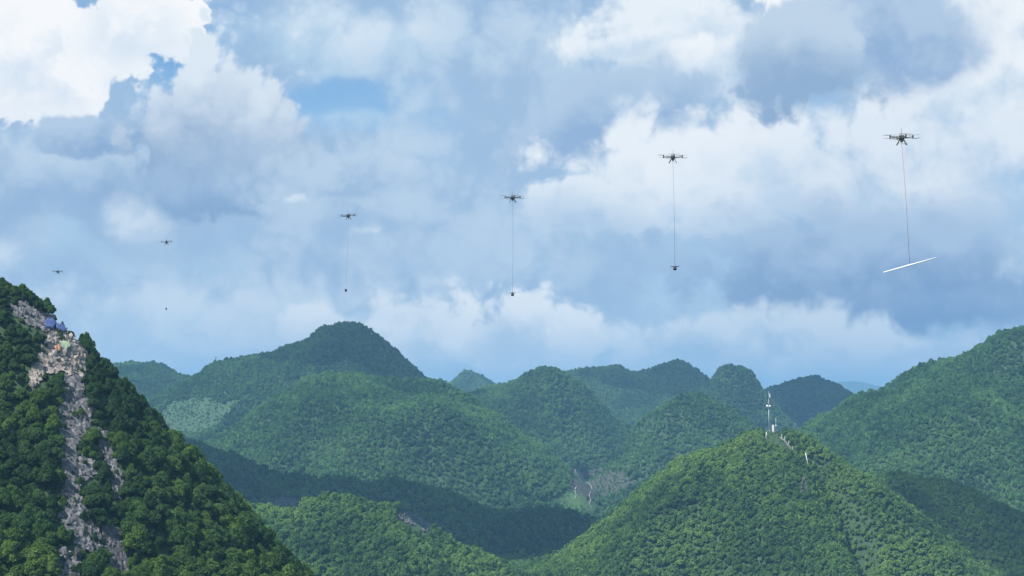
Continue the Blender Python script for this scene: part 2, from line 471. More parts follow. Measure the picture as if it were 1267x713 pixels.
HILLS = [
 Hill('crag', 480, [(-150, 420), (-80, 360), (-30, 345), (8, 340), (40, 356), (70, 382), (105, 412), (130, 446), (160, 473), (200, 524), (240, 561), (280, 606), (320, 650), (350, 688), (375, 713), (400, 745)], tree_h=3.4, seed=3, gully=0.5),
 Hill('mast_hill', 1300, [(560, 775), (640, 716), (700, 679), (760, 634), (800, 603), (850, 565), (900, 541), (935, 533), (960, 530), (1000, 542), (1030, 562), (1075, 592), (1130, 632), (1180, 672), (1230, 713)], tree_h=4.0, seed=5, gully=1.3, asp=0.9),
 Hill('shoulder', 1480, [(980, 640), (1040, 596), (1080, 584), (1110, 583), (1160, 595), (1220, 612), (1267, 632), (1330, 660), (1420, 700)], kind='ridge', tree_h=4.5, seed=6, slope=0.62),
 Hill('low_hill', 1180, [(180, 660), (250, 628), (300, 615), (350, 618), (400, 610), (440, 614), (490, 623), (530, 643), (570, 667), (620, 690), (655, 713), (720, 760)], kind='ridge', tree_h=7.5, seed=8, slope=0.6, round_=40),
 Hill('dark_ridge', 1680, [(120, 505), (215, 540), (260, 558), (330, 576), (400, 585), (480, 592), (560, 609), (640, 622), (700, 630), (735, 640), (765, 665), (800, 700)], kind='ridge', tree_h=4.5, seed=9, slope=0.6, round_=20),
 Hill('broad_hill', 2150, [(200, 590), (260, 542), (330, 482), (380, 458), (415, 454), (440, 455), (480, 466), (520, 469), (550, 473), (580, 486), (620, 511), (660, 545), (700, 580), (740, 612), (770, 640)], kind='cone', asp=1.0, tree_h=5, seed=10),
 Hill('high_dome', 2700, [(60, 560), (150, 515), (205, 488), (240, 469), (270, 451), (330, 437), (380, 420), (400, 405), (425, 398), (445, 400), (480, 425), (500, 443), (527, 468), (560, 500), (620, 560)], tree_h=5, seed=12, gully=0.8),
 Hill('far_left', 3100, [(40, 480), (100, 456), (140, 452), (180, 447), (205, 453), (240, 467), (280, 490), (330, 520)], tree_h=5, seed=13),
 Hill('tiny_peak', 4300, [(480, 500), (527, 476), (545, 467), (575, 456), (597, 466), (620, 480), (660, 505)], tree_h=5, seed=14),
 Hill('middle_hill', 2650, [(510, 545), (560, 498), (585, 478), (620, 463), (650, 456), (680, 455), (695, 458), (715, 470), (745, 500), (770, 525), (800, 550), (830, 575)], tree_h=5, seed=15),
 Hill('back_ridge', 3400, [(600, 500), (660, 476), (700, 460), (720, 455), (760, 454), (800, 450), (840, 443), (860, 450), (880, 463), (910, 485), (960, 520)], kind='ridge', tree_h=5, seed=16, slope=0.5),
 Hill('round_hill', 2280, [(690, 618), (740, 572), (770, 546), (800, 502), (830, 481), (855, 474), (880, 480), (900, 491), (935, 520), (960, 543), (1000, 575)], tree_h=5, seed=17),
 Hill('sugarloaf', 2950, [(780, 535), (830, 500), (870, 470), (890, 453), (910, 447), (930, 455), (945, 475), (955, 490), (975, 520), (1000, 545)], tree_h=5, seed=18, gully=0.6),
 Hill('notched_peak', 3600, [(880, 520), (930, 491), (950, 481), (980, 467), (995, 463), (1003, 464), (1008, 463), (1020, 470), (1060, 487), (1090, 500), (1140, 520)], tree_h=5, seed=19),
 Hill('distant_mountain', 14000, [(960, 492), (1010, 478), (1040, 470), (1062, 470), (1090, 476), (1150, 490)], tree_h=0, seed=20),
 Hill('right_hill', 2050, [(940, 575), (1000, 530), (1040, 500), (1080, 480), (1120, 465), (1160, 450), (1190, 435), (1220, 413), (1240, 408), (1267, 406), (1310, 400), (1370, 430), (1450, 480)], tree_h=5, seed=22, asp=0.8),
]
HILLS[1].cuts = [((204, 1262), (219, 1205), 20, 8), ((219, 1205), (216, 1130), 28, 10), ((130, 1255), (60, 1150), 9, 13), ((165, 1250), (150, 1140), 8, 10)]
def terrain(x, y, want_id=False):
    x = np.asarray(x, float); y = np.asarray(y, float)
    base = FLOOR + 14 * fbm(x / 420.0, y / 420.0, 40, 3) + 10 * np.clip((y - 1500) / 1500.0, 0, 1.2)
    zs = [base]
    for h in HILLS:
        zs.append(np.where(np.hypot(x - h.xc, y - h.D) < 2600, h.height(x, y), -1e4))
    Z = np.stack(zs)
    top = Z.max(0)
    # soft join where flanks meet
    soft = 7.0
    z = top + soft * np.log(np.exp((Z - top) / soft).sum(0)) - 0.0
    z = np.where(z - top < 0.02, top, z)
    rough = fbm(x / 38.0, y / 38.0, 70, 3) * 2.4 * np.clip((np.hypot(x, y) - 300) / 900, 0.35, 1.0)
    far_ = np.clip((np.hypot(x, y) - 700) / 400, 0, 1)
    ridge = 1 - 2.2 * np.abs(fbm(x / 130.0, y / 210.0, 81, 3))
    z = z + rough + far_ * (9.5 * np.minimum(ridge, 0.5) - 3.5)
    return (z, Z.argmax(0) - 1) if want_id else z

HA = np.radians(np.arange(-18.5, 18.5, 0.1)); HD = 280 * (6200 / 280.0) ** np.linspace(0, 1, 900)
HZ = terrain(np.tan(HA)[None, :] * HD[:, None], np.broadcast_to(HD[:, None], (900, len(HA))))
def hit(px, py):
    """where the line of sight through a photo pixel meets the relief"""
    r = ray(px, py)
    t, el = r[0] / r[1], r[2] / r[1]
    ia = int(np.clip(round((math.atan(t) - HA[0]) / (HA[1] - HA[0])), 0, len(HA) - 1))
    below = HZ[:, ia] > el * HD
    i = int(np.argmax(below))
    if not below[i]: return None
    d = np.linspace(HD[max(i - 4, 0)], HD[min(i + 4, 899)], 48)
    g = terrain(t * d, d) - el * d
    j = int(np.argmax(g > 0))
    if g[j] <= 0: return None
    y = d[j] if j == 0 else d[j - 1] + (d[j] - d[j - 1]) * (-g[j - 1]) / (g[j] - g[j - 1])
    return Vector((t * y, y, float(el * y)))

def normal(x, y, e=1.5):
    zx = (terrain(x + e, y) - terrain(x - e, y)) / (2 * e)
    zy = (terrain(x, y + e) - terrain(x, y - e)) / (2 * e)
    n = np.stack([-zx, -zy, np.ones_like(zx)], -1)
    return n / np.linalg.norm(n, axis=-1, keepdims=True)

# one ground sheet, fine in front of the camera, coarse elsewhere, out to the horizon
az = np.concatenate([np.radians(np.arange(-180, -24, 3.0)), np.radians(np.arange(-24, 24, 0.13)), np.radians(np.arange(24, 180, 3.0))])
gs = lambda a, b, n_: a * (b / a) ** np.linspace(0, 1, n_, endpoint=False)
rad = np.concatenate([gs(20, 300, 50), gs(300, 1750, 330), gs(1750, 4600, 150), gs(4600, 16000, 40), [16000.0]])
A_, R2 = np.meshgrid(az, rad)
GX, GY = np.sin(A_) * R2, np.cos(A_) * R2
GZ = terrain(GX, GY)
nr, na = A_.shape
idx = np.arange(nr * na).reshape(nr, na)
nxt = np.roll(idx, -1, axis=1)
quads = np.stack([idx[:-1], nxt[:-1], nxt[1:], idx[1:]], -1).reshape(-1, 4)[:, ::-1]
V = np.stack([GX, GY, GZ - np.interp(R2, [300, 900], [0.1, 0.6])], -1).reshape(-1, 3)
ground = link('ground', fast_mesh('ground', V, quads, MAT['scrub'], smooth=True))
cap = np.concatenate([V[:na]])
tag(ground, kind='structure')

# ------------------------------------------------------------------ haze: thin even air round everything
hz, n = new_mat('haze')
o_ = n.node('ShaderNodeOutputMaterial'); pv = n.node('ShaderNodeVolumePrincipled')
pv.inputs['Color'].default_value = (0.30, 0.64, 1.0, 1)
pv.inputs['Density'].default_value = 0.00011
pv.inputs['Anisotropy'].default_value = 0.1
n.nt.links.new(pv.outputs[0], o_.inputs['Volume'])
mb = MB(); mb.box((0, 0, 0), (1, 1, 1))
haze = mb.build('haze', hz)
haze.scale = (34000, 34000, 420); haze.location = (0, 0, -190 + 210 - 15)
tag(haze, 'thin blue haze filling the air between the hills', 'haze', kind='stuff')

# ------------------------------------------------------------------ clouds overhead (outside the frame) whose shadows lie on the hills
CLOUD_MAT = {}
for nm_, thin in (('thick', 0.0), ('thin', 0.5)):
    mc, n = new_mat('cloud_' + nm_)
    o_ = n.node('ShaderNodeOutputMaterial'); d_ = n.node('ShaderNodeBsdfDiffuse'); t_ = n.node('ShaderNodeBsdfTransparent')
    tc = n.node('ShaderNodeTexCoord'); x_ = n.node('ShaderNodeMixShader')
    nz = n.noise(tc.outputs['Object'], 0.02, 4.0, 0.6)
    n.put(d_.inputs[0], n.mix(nz, (0.80, 0.82, 0.86, 1), (0.92, 0.93, 0.95, 1)))
    n.put(x_.inputs[0], n.smooth(nz, 0.3, 0.7, thin * 0.85, thin * 1.5))
    n.nt.links.new(d_.outputs[0], x_.inputs[1]); n.nt.links.new(t_.outputs[0], x_.inputs[2])
    n.nt.links.new(x_.outputs[0], o_.inputs[0])
    CLOUD_MAT[nm_] = mc
def cloud_mesh(seed, rx, ry, rz, kind):
    bm = bmesh.new(); bmesh.ops.create_icosphere(bm, subdivisions=5, radius=1.0)
    co = np.array([v.co[:] for v in bm.verts])
    k = 1 + 0.30 * fbm(co[:, 0] * 2.2 + co[:, 2], co[:, 1] * 2.2 + seed, seed, 4) + 0.10 * np.abs(fbm(co[:, 0] * 7 + co[:, 2] * 3, co[:, 1] * 7, seed + 5, 3))
    co = co * k[:, None]
    co[:, 2] = np.where(co[:, 2] < -0.25, -0.25 + (co[:, 2] + 0.25) * 0.12, co[:, 2])
    co *= np.array([rx, ry, rz])
    for v, c in zip(bm.verts, co): v.co = c
    me = bpy.data.meshes.new('cloud'); bm.to_mesh(me); bm.free()
    me.materials.append(CLOUD_MAT[kind]); me.polygons.foreach_set('use_smooth', [True] * len(me.polygons))
    return me
CLOUDS = [  # shadow centre on the ground (x, y, z), half size across and along, turn
 ((-130, 1640, -70), 215, 95, -0.06, 'thick', 'wide flat white cloud drifting over the dark wooded valley ridge'),
 ((385, 1440, -80), 105, 80, 0.15, 'thin', 'small thin cloud drifting over the wooded shoulder'),
 ((570, 3560, 20), 200, 170, 0.0, 'thick', 'white cloud drifting over the far notched peak'),
 ((-250, 2680, 95), 150, 90, 0.0, 'thin', 'thin cloud drifting over the high domed hill'),
 ((300, 3380, 40), 150, 120, 0.0, 'thin', 'thin cloud drifting over the long back ridge'),
]
for i, (c, rx, ry, rz_, knd, lab) in enumerate(CLOUDS):
    o = link('cloud', cloud_mesh(31 + i, rx, ry, 60, knd))
    t = (820 - c[2]) / SUN_DIR.z
    o.location = Vector(c) + SUN_DIR * t
    o.rotation_euler = (0, 0, rz_)
    tag(o, lab, 'cloud', 'clouds overhead')
# ------------------------------------------------------------------ clearings, paths and rock areas (photo pixels -> ground)
def in_poly(px, py, poly):
    px = np.asarray(px); py = np.asarray(py)
    ins = np.zeros(px.shape, bool)
    j = len(poly) - 1
    for i in range(len(poly)):
        xi, yi = poly[i]; xj, yj = poly[j]
        c = ((yi > py) != (yj > py)) & (px < (xj - xi) * (py - yi) / (yj - yi + 1e-9) + xi)
        ins ^= c; j = i
    return ins

ROCKS = [  # name, material, outline in the photo, rock size range, how many, label
 ('crest', 'grey_rock', [(10, 376), (30, 374), (52, 388), (84, 400), (88, 412), (62, 414), (40, 404), (20, 394)], (0.5, 1.3), 50, 'grey limestone crag just under the wooded crest, behind the blue tarpaulins'),
 ('pale', 'pale_rock', [(60, 412), (92, 412), (108, 440), (112, 458), (96, 468), (76, 460), (60, 462), (42, 484), (36, 478), (40, 452)], (0.5, 1.4), 130, 'pale pinkish limestone face with the green and orange sheets on it'),
 ('upper', 'grey_rock', [(80, 464), (100, 466), (106, 490), (114, 506), (112, 528), (100, 546), (90, 566), (80, 566), (74, 540), (70, 512), (76, 490)], (0.4, 1.1), 120, 'grey stony chute directly below the pale limestone face'),
 ('neck', 'grey_rock', [(76, 566), (90, 562), (116, 570), (120, 588), (104, 596), (98, 606), (80, 606), (76, 590)], (0.4, 1.0), 60, 'broken grey rocks in the narrow neck of the chute'),
 ('lower', 'grey_rock', [(76, 604), (98, 602), (106, 625), (122, 652), (128, 676), (112, 684), (96, 680), (82, 656), (68, 636)], (0.5, 1.2), 120, 'grey stony apron in the lower part of the chute'),
 ('strand', 'grey_rock', [(120, 532), (132, 534), (140, 560), (152, 592), (150, 620), (142, 618), (136, 582), (122, 552)], (0.4, 1.0), 44, 'thin line of rocks beside the chute, among the trees'),
 ('toe', 'grey_rock', [(126, 646), (142, 648), (160, 684), (162, 712), (140, 712), (130, 680)], (0.4, 1.1), 50, 'small rock slide at the foot of the thin line of rocks'),
 ('knob', 'grey_rock', [(70, 682), (92, 682), (106, 704), (108, 724), (70, 724)], (0.9, 1.9), 30, 'rounded grey limestone knob rising from bright leafy trees'),
 ('fleck', 'grey_rock', [(196, 660), (206, 658), (214, 674), (204, 678)], (0.4, 0.9), 8, 'lone patch of grey rock in the dark wooded flank'),
 ('step', 'grey_rock', [(490, 634), (506, 633), (520, 640), (536, 652), (530, 660), (516, 652), (496, 643)], (0.8, 2.0), 26, 'grey rock ledge on the crest of the low wooded hill'),
 ('band', 'grey_rock', [(338, 616), (372, 616), (372, 626), (340, 626)], (0.9, 2.2), 18, 'flat grey rock band at the back of the low wooded hill'),
]
PATCHES = [  # open ground without trees
 ('meadow', 'meadow', [(196, 512), (214, 497), (262, 492), (268, 502), (302, 493), (286, 510), (268, 530), (240, 540), (214, 538)]),
 ('field', 'field', [(706, 586), (742, 580), (778, 588), (792, 598), (772, 610), (748, 620), (726, 618), (708, 604)]),
 ('grass_field', 'grass', [(676, 622), (700, 606), (728, 618), (744, 628), (736, 638), (704, 632)]),
]
SUMMIT = [(943, 526), (964, 526), (970, 540), (982, 556), (974, 562), (962, 552), (944, 550)]
OPEN = [r[2] for r in ROCKS]
SPARSE = [p[2] for p in PATCHES]

def patch_mesh(name, poly, mat, lift, step, jag=0.0):
    xs = [p[0] for p in poly]; ys = [p[1] for p in poly]
    gx = np.arange(min(xs) - step, max(xs) + step * 1.5, step); gy = np.arange(min(ys) - step, max(ys) + step * 1.5, step)
    vid = {}; V = []; Fc = []
    def vert(i, j):
        if (i, j) not in vid:
            p = hit(gx[i] + random.uniform(-.3, .3) * step, gy[j] + random.uniform(-.3, .3) * step)
            if p is None: vid[(i, j)] = None
            else:
                vid[(i, j)] = len(V)
                V.append((p.x + random.uniform(-1, 1) * jag * .4, p.y + random.uniform(-1, 1) * jag * .4, p.z + lift + random.uniform(-0.3, 1) * jag))
        return vid[(i, j)]
    for i in range(len(gx) - 1):
        for j in range(len(gy) - 1):
            cx, cy = gx[i] + step / 2 + random.uniform(-.5, .5) * step, gy[j] + step / 2 + random.uniform(-.5, .5) * step
            if in_poly(np.array([cx]), np.array([cy]), poly)[0]:
                q = [vert(i, j), vert(i, j + 1), vert(i + 1, j + 1), vert(i + 1, j)]
                if None in q: continue
                ds = [V[k][1] for k in q]
                if max(ds) - min(ds) > 0.12 * min(ds): continue
                Fc.append(q)
    return mesh_np(name, V, Fc, mat)

for nm, mk, poly in PATCHES:
    o = link(nm, patch_mesh(nm, poly, MAT[mk], 0.5, 5.0))
    tag(o, kind='structure')

def ribbon(name, pxs, width, mat, lift=0.9):
    pts = []
    for (a, b) in zip(pxs, pxs[1:]):
        for k in range(6):
            t = k / 6
            p = hit(a[0] + (b[0] - a[0]) * t, a[1] + (b[1] - a[1]) * t)
            if p is not None: pts.append(p)
    V = []; Fc = []
    for i, p in enumerate(pts):
        d = pts[min(i + 1, len(pts) - 1)] - pts[max(i - 1, 0)]
        s = Vector((d.y, -d.x, 0)).normalized() * width * random.uniform(0.5, 1.2) * 0.5
        V += [tuple(p + s + Vector((0, 0, lift))), tuple(p - s + Vector((0, 0, lift)))]
        if i: Fc.append([2 * i - 2, 2 * i - 1, 2 * i + 1, 2 * i])
    o = link(name, mesh_np(name, V, Fc, mat))
    return tag(o, kind='structure')
for pp in ([(711, 581), (712, 586), (716, 590), (721, 593)], [(725, 597), (729, 599), (731, 602), (733, 607)], [(713, 603), (711, 608), (713, 613), (711, 619)], [(731, 609), (729, 614), (731, 619), (729, 625), (733, 631)], [(685, 618), (686, 623), (684, 629)]):
    ribbon('footpath', pp, 0.8, MAT['path'])
OPEN_PATH = [[(708, 580), (716, 580), (724, 592), (738, 598), (734, 610), (738, 628), (724, 628), (724, 612), (716, 624), (706, 616)]]
OPEN += OPEN_PATH

# ------------------------------------------------------------------ rocks, each one a piece of its outcrop
def rock_mesh(seed, mat):
    r = random.Random(seed); bm = bmesh.new()
    for k in range(15):
        d = Vector((r.gauss(0, 1), r.gauss(0, 1), r.gauss(0, 1))).normalized()
        v = Vector((d.x * r.uniform(.75, 1), d.y * r.uniform(.75, 1), d.z * r.uniform(.7, 1.05)))
        bm.verts.new(v)
    res = bmesh.ops.convex_hull(bm, input=bm.verts)
    bmesh.ops.delete(bm, geom=[g for g in res['geom_interior'] if isinstance(g, bmesh.types.BMVert)], context='VERTS')
    me = bpy.data.meshes.new('rock'); bm.to_mesh(me); bm.free(); me.materials.append(mat)
    return me
RM = {k: [rock_mesh(100 + i, MAT[k]) for i in range(9)] for k in ('pale_rock', 'grey_rock')}
for nm, mk, poly, (s0, s1), cnt, lab in ROCKS:
    c = hit(sum(p[0] for p in poly) / len(poly), sum(p[1] for p in poly) / len(poly))
    root = empty('rock_outcrop', c)
    tag(root, lab, 'rock outcrop', 'bare limestone on the hills')
    near = c.y < 700
    bed = link('bedrock', patch_mesh('bedrock', poly, MAT[mk], 0.1, 3.0 if near else 3.5, 0.5 if near else 0.8), root)
    tag(bed, kind='stuff')
    bed.matrix_parent_inverse = Matrix.Translation(-c)
    xs = [p[0] for p in poly]; ys = [p[1] for p in poly]
    k = 0
    while k < cnt:
        px, py = random.uniform(min(xs), max(xs)), random.uniform(min(ys), max(ys))
        if not in_poly(np.array([px]), np.array([py]), poly)[0]: continue
        k += 1
        p = hit(px, py)
        if p is None: continue
        o = link('rock', random.choice(RM[mk]), root)
        s = random.uniform(s0, s1) * random.choice((0.5, 0.65, 0.9))
        o.location = p - c + Vector((0, 0, 0.1 * s))
        o.rotation_euler = (random.uniform(-.35, .35), random.uniform(-.1, .5), random.uniform(0, 6.28))
        o.scale = (s * random.uniform(.45, 1.0), s * random.uniform(.45, 1.0), s * random.uniform(.8, 1.9))

# ------------------------------------------------------------------ trees
def crown_mesh(name, seed, nleaf, leaf, lobes, mat, squash=0.85):
    """a ragged crown of about unit radius: many uneven lobes covered with leaf-clump faces, gaps between them"""
    g = np.random.default_rng(seed)
    cs, rs = [], []
    lean = g.normal(size=2) * 0.10
    sx = g.uniform(0.8, 1.2)
    for k in range(lobes):
        a = g.uniform(0, 6.283); u = g.uniform(-0.25, 1.0)
        q = math.sqrt(max(0, 1 - u * u)) * g.uniform(0.5, 1.0)
        e_ = g.uniform(0.5, 0.95)
        cs.append((math.cos(a) * q * e_ * sx + lean[0] * u, math.sin(a) * q * e_ / sx + lean[1] * u, u * 0.80 * squash * g.uniform(0.75, 1.1)))
        rs.append(g.uniform(0.14, 0.36))
    cs.append((0, 0, 0.12)); rs.append(0.50)
    cs = np.array(cs); rs = np.array(rs)
    pr = rs ** 2 / (rs ** 2).sum()
    P = np.zeros((0, 3)); Nn = np.zeros((0, 3))
    while len(P) < nleaf:
        k = g.choice(len(rs), nleaf, p=pr)
        d = g.normal(size=(nleaf, 3)); d /= np.linalg.norm(d, axis=1, keepdims=True)
        d[:, 2] = np.where(d[:, 2] < -0.35, -d[:, 2], d[:, 2])
        rr = np.where(g.uniform(size=nleaf) < 0.10, g.uniform(1.1, 1.45, nleaf), g.uniform(0.80, 1.14, nleaf))
        p = cs[k] + d * (rs[k] * rr)[:, None]
        dd = np.linalg.norm(p[:, None] - cs[None], axis=2) / rs[None]
        keep = (dd < 0.75).sum(1) == 0
        P = np.concatenate([P, p[keep]]); Nn = np.concatenate([Nn, d[keep]])
    P, Nn = P[:nleaf], Nn[:nleaf]
    nn = Nn + g.normal(size=P.shape) * 0.62 + np.array([0, 0, 0.25]); nn /= np.linalg.norm(nn, axis=1, keepdims=True)
    t = np.cross(nn, g.normal(size=P.shape)); t /= np.linalg.norm(t, axis=1, keepdims=True)
    b = np.cross(nn, t)
    s = leaf * g.uniform(0.55, 1.4, nleaf)[:, None]
    w = s * g.uniform(0.45, 0.8, nleaf)[:, None]
    V = np.stack([P - t * s, P - b * w + nn * w * 0.25, P + t * s, P + b * w + nn * w * 0.25], 1).reshape(-1, 3)
    Q = np.arange(len(V)).reshape(-1, 4)
    return fast_mesh(name, V, Q, mat)

def trunk_mesh(seed):
    r = random.Random(seed); mb = MB()
    mb.tube([(0, 0, -0.5), (0.03, 0.02, 0.15), (r.uniform(-.08, .08), r.uniform(-.08, .08), 0.7), (r.uniform(-.1, .1), r.uniform(-.1, .1), 1.3)], [0.085, 0.07, 0.05, 0.02], 6)
    for k in range(4):
        a = k * 1.57 + r.uniform(-.4, .4)
        mb.tube([(0, 0, 0.35 + 0.12 * k), (math.cos(a) * .3, math.sin(a) * .3, 0.65 + .12 * k), (math.cos(a) * .55, math.sin(a) * .55, 0.9 + .1 * k)], [0.04, 0.028, 0.012], 5)
    bmesh.ops.recalc_face_normals(mb.bm, faces=mb.bm.faces)
    me = bpy.data.meshes.new('trunk'); mb.bm.to_mesh(me); mb.bm.free(); me.materials.append(MAT['bark'])
    return me

NEAR = [crown_mesh('crown', 200 + i, 3000, 0.085, 20 + 3 * (i % 4), MAT[('leaf_dark', 'leaf_mid', 'leaf_light')[i % 3]], (0.62, 0.78, 0.95, 1.1, 0.7, 0.86)[i]) for i in range(6)]
MID = [crown_mesh('crown', 300 + i, 480, 0.18, 13 + i % 4, MAT['leaf_middle'], 0.75 + 0.08 * i) for i in range(4)]
FAR = [crown_mesh('crown', 400 + i, 200, 0.26, 9 + i % 3, MAT['leaf_far'], 0.75 + 0.1 * i) for i in range(4)]
TRUNK = [trunk_mesh(500 + i) for i in range(3)]

# what the camera position can see: sweep outwards along each bearing
va = np.radians(np.arange(-17.5, 17.5, 0.1)); vr = 330 * (5200 / 330.0) ** np.linspace(0, 1, 520)
VA, VR = np.meshgrid(va, vr)
vz = terrain(np.sin(VA) * VR, np.cos(VA) * VR)
run_near = np.maximum.accumulate(vz / VR, axis=0)
crag_ = HILLS.pop(0)                      # a step aside opens the view past the near hill, so it hides nothing for good
vz = terrain(np.sin(VA) * VR, np.cos(VA) * VR)
HILLS.insert(0, crag_)
run_far = np.maximum.accumulate(vz / VR, axis=0)
def visible(x, y, z, h, slack):
    r = np.hypot(x, y); a = np.arctan2(x, y)
    ia = np.clip(np.round((a - va[0]) / (va[1] - va[0])).astype(int), 0, len(va) - 1)
    ir = np.clip(np.floor(np.log(r / 330) / np.log(5200 / 330.0) * 519).astype(int) - 1, 0, 519)
    return (z + h + slack) / r >= np.where(r < 760, run_near[ir, ia], run_far[ir, ia])

def scatter(r0, r1, step, jitter=0.42, turn=0.5):
    ext = r1 * 1.05
    g = np.arange(-ext, ext, step)
    gx, gy = np.meshgrid(g, np.arange(-ext, ext, step * 0.87))
    gx = gx + (np.arange(gx.shape[0]) % 2 * step * 0.5)[:, None]
    c, s_ = math.cos(turn), math.sin(turn)
    x0 = (gx * c - gy * s_).ravel(); y0 = (gx * s_ + gy * c).ravel()
    r = np.hypot(x0, y0); k = (y0 > 0) & (np.abs(x0) < y0 * math.tan(R(17.3))) & (r > r0) & (r < r1)
    x0, y0 = x0[k], y0[k]
    return x0 + rng.uniform(-jitter, jitter, x0.shape) * step, y0 + rng.uniform(-jitter, jitter, x0.shape) * step

def place(r0, r1, step, cr, slack, which=None, on_rock=0.0):
    x, y = scatter(r0, r1, step)
    z, hid = terrain(x, y, True)
    k = visible(x, y, z, cr * 2.0, slack)
    if which is not None: k &= np.isin(hid, which)
    x, y, z, hid = x[k], y[k], z[k], hid[k]
    s = cr * (0.52 + 0.88 * rng.uniform(size=len(x)) ** 1.4) * (1 + 0.18 * fbm(x / 60, y / 60, 90, 2))
    bad = np.zeros(len(x), bool)
    for f in (0.0, 0.6, 1.2, 1.7):
        px, py = proj(x, y, z + s * f)
        for poly in OPEN: bad |= in_poly(px, py, poly)
    bad &= rng.uniform(size=len(x)) > on_rock
    px, py = proj(x, y, z)
    low = in_poly(px, py, SUMMIT)
    s = np.where(low, s * 0.38, s)
    for poly in SPARSE:
        q = in_poly(px, py, poly)
        s = np.where(q, s * 0.42, s); bad |= q & (rng.uniform(size=len(x)) < 0.12)
    k = ~bad
    return x[k], y[k], z[k], s[k], hid[k]

# --- the near hill: 300 single trees, the rest of its wood as one mass
x, y, z, s, hid = place(300, 760, 2.15, 1.85, 6.0)
m = (hid == 0)
x, y, z, s = x[m], y[m], z[m], s[m]
# the crest carries smaller trees, the foot bigger ones
s = s * np.interp(z, [-45, -10, 20, 34], [1.28, 1.08, 0.86, 0.72])
px, py = proj(x, y, z + s)
vis = visible(x, y, z, s * 1.5, 0.0) & (px > -4) & (px < 1270) & (py < 722)
score = np.where(vis, s / np.hypot(x, y), 0)
order = np.argsort(-score)
single = order[:300]; rest = order[300:]
PROTO = []
def zone(px, py, z):
    if py < 450 and px > 88: return 'on the skyline beside the pale limestone face'
    if z > 8: return 'near the crest of the rocky hill'
    if px < 75 and z < -12: return 'low across the chute from the thin rock line'
    if px < 75: return 'on the slope beside the upper stony chute'
    if px < 165: return 'close beside the stony chute'
    if z < -18: return 'low on the wooded flank beyond the rock slides'
    return 'on the steep wooded flank beyond the rocks'
tone_n = fbm(x / 26, y / 26 + z / 26, 55, 3) + 0.35 * rng.normal(size=len(x)) + np.interp(z, [-45, -25, 0, 30], [0.40, 0.05, -0.25, -0.45]) + np.where(px < 110, 0.30, -0.42)  # tone also biased paler low left, darker high right, imitating sunlit and shaded slope
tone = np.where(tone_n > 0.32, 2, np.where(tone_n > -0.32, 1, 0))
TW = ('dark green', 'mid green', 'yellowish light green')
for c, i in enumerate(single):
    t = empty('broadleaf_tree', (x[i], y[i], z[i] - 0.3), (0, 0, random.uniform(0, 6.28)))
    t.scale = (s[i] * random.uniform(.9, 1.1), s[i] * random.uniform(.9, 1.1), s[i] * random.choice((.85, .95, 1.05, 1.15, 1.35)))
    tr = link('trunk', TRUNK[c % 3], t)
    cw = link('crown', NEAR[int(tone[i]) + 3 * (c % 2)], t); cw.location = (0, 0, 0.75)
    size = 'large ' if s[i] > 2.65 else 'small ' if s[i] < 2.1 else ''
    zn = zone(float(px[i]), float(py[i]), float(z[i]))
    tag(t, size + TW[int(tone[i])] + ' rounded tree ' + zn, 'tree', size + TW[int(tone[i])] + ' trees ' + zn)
have = {}
for o_ in COL.objects:
    if o_.name.startswith('crown') and o_.data.name not in have and o_.data in NEAR: have[o_.data.name] = o_
PROTO = [have.get(m_.name) for m_ in NEAR]

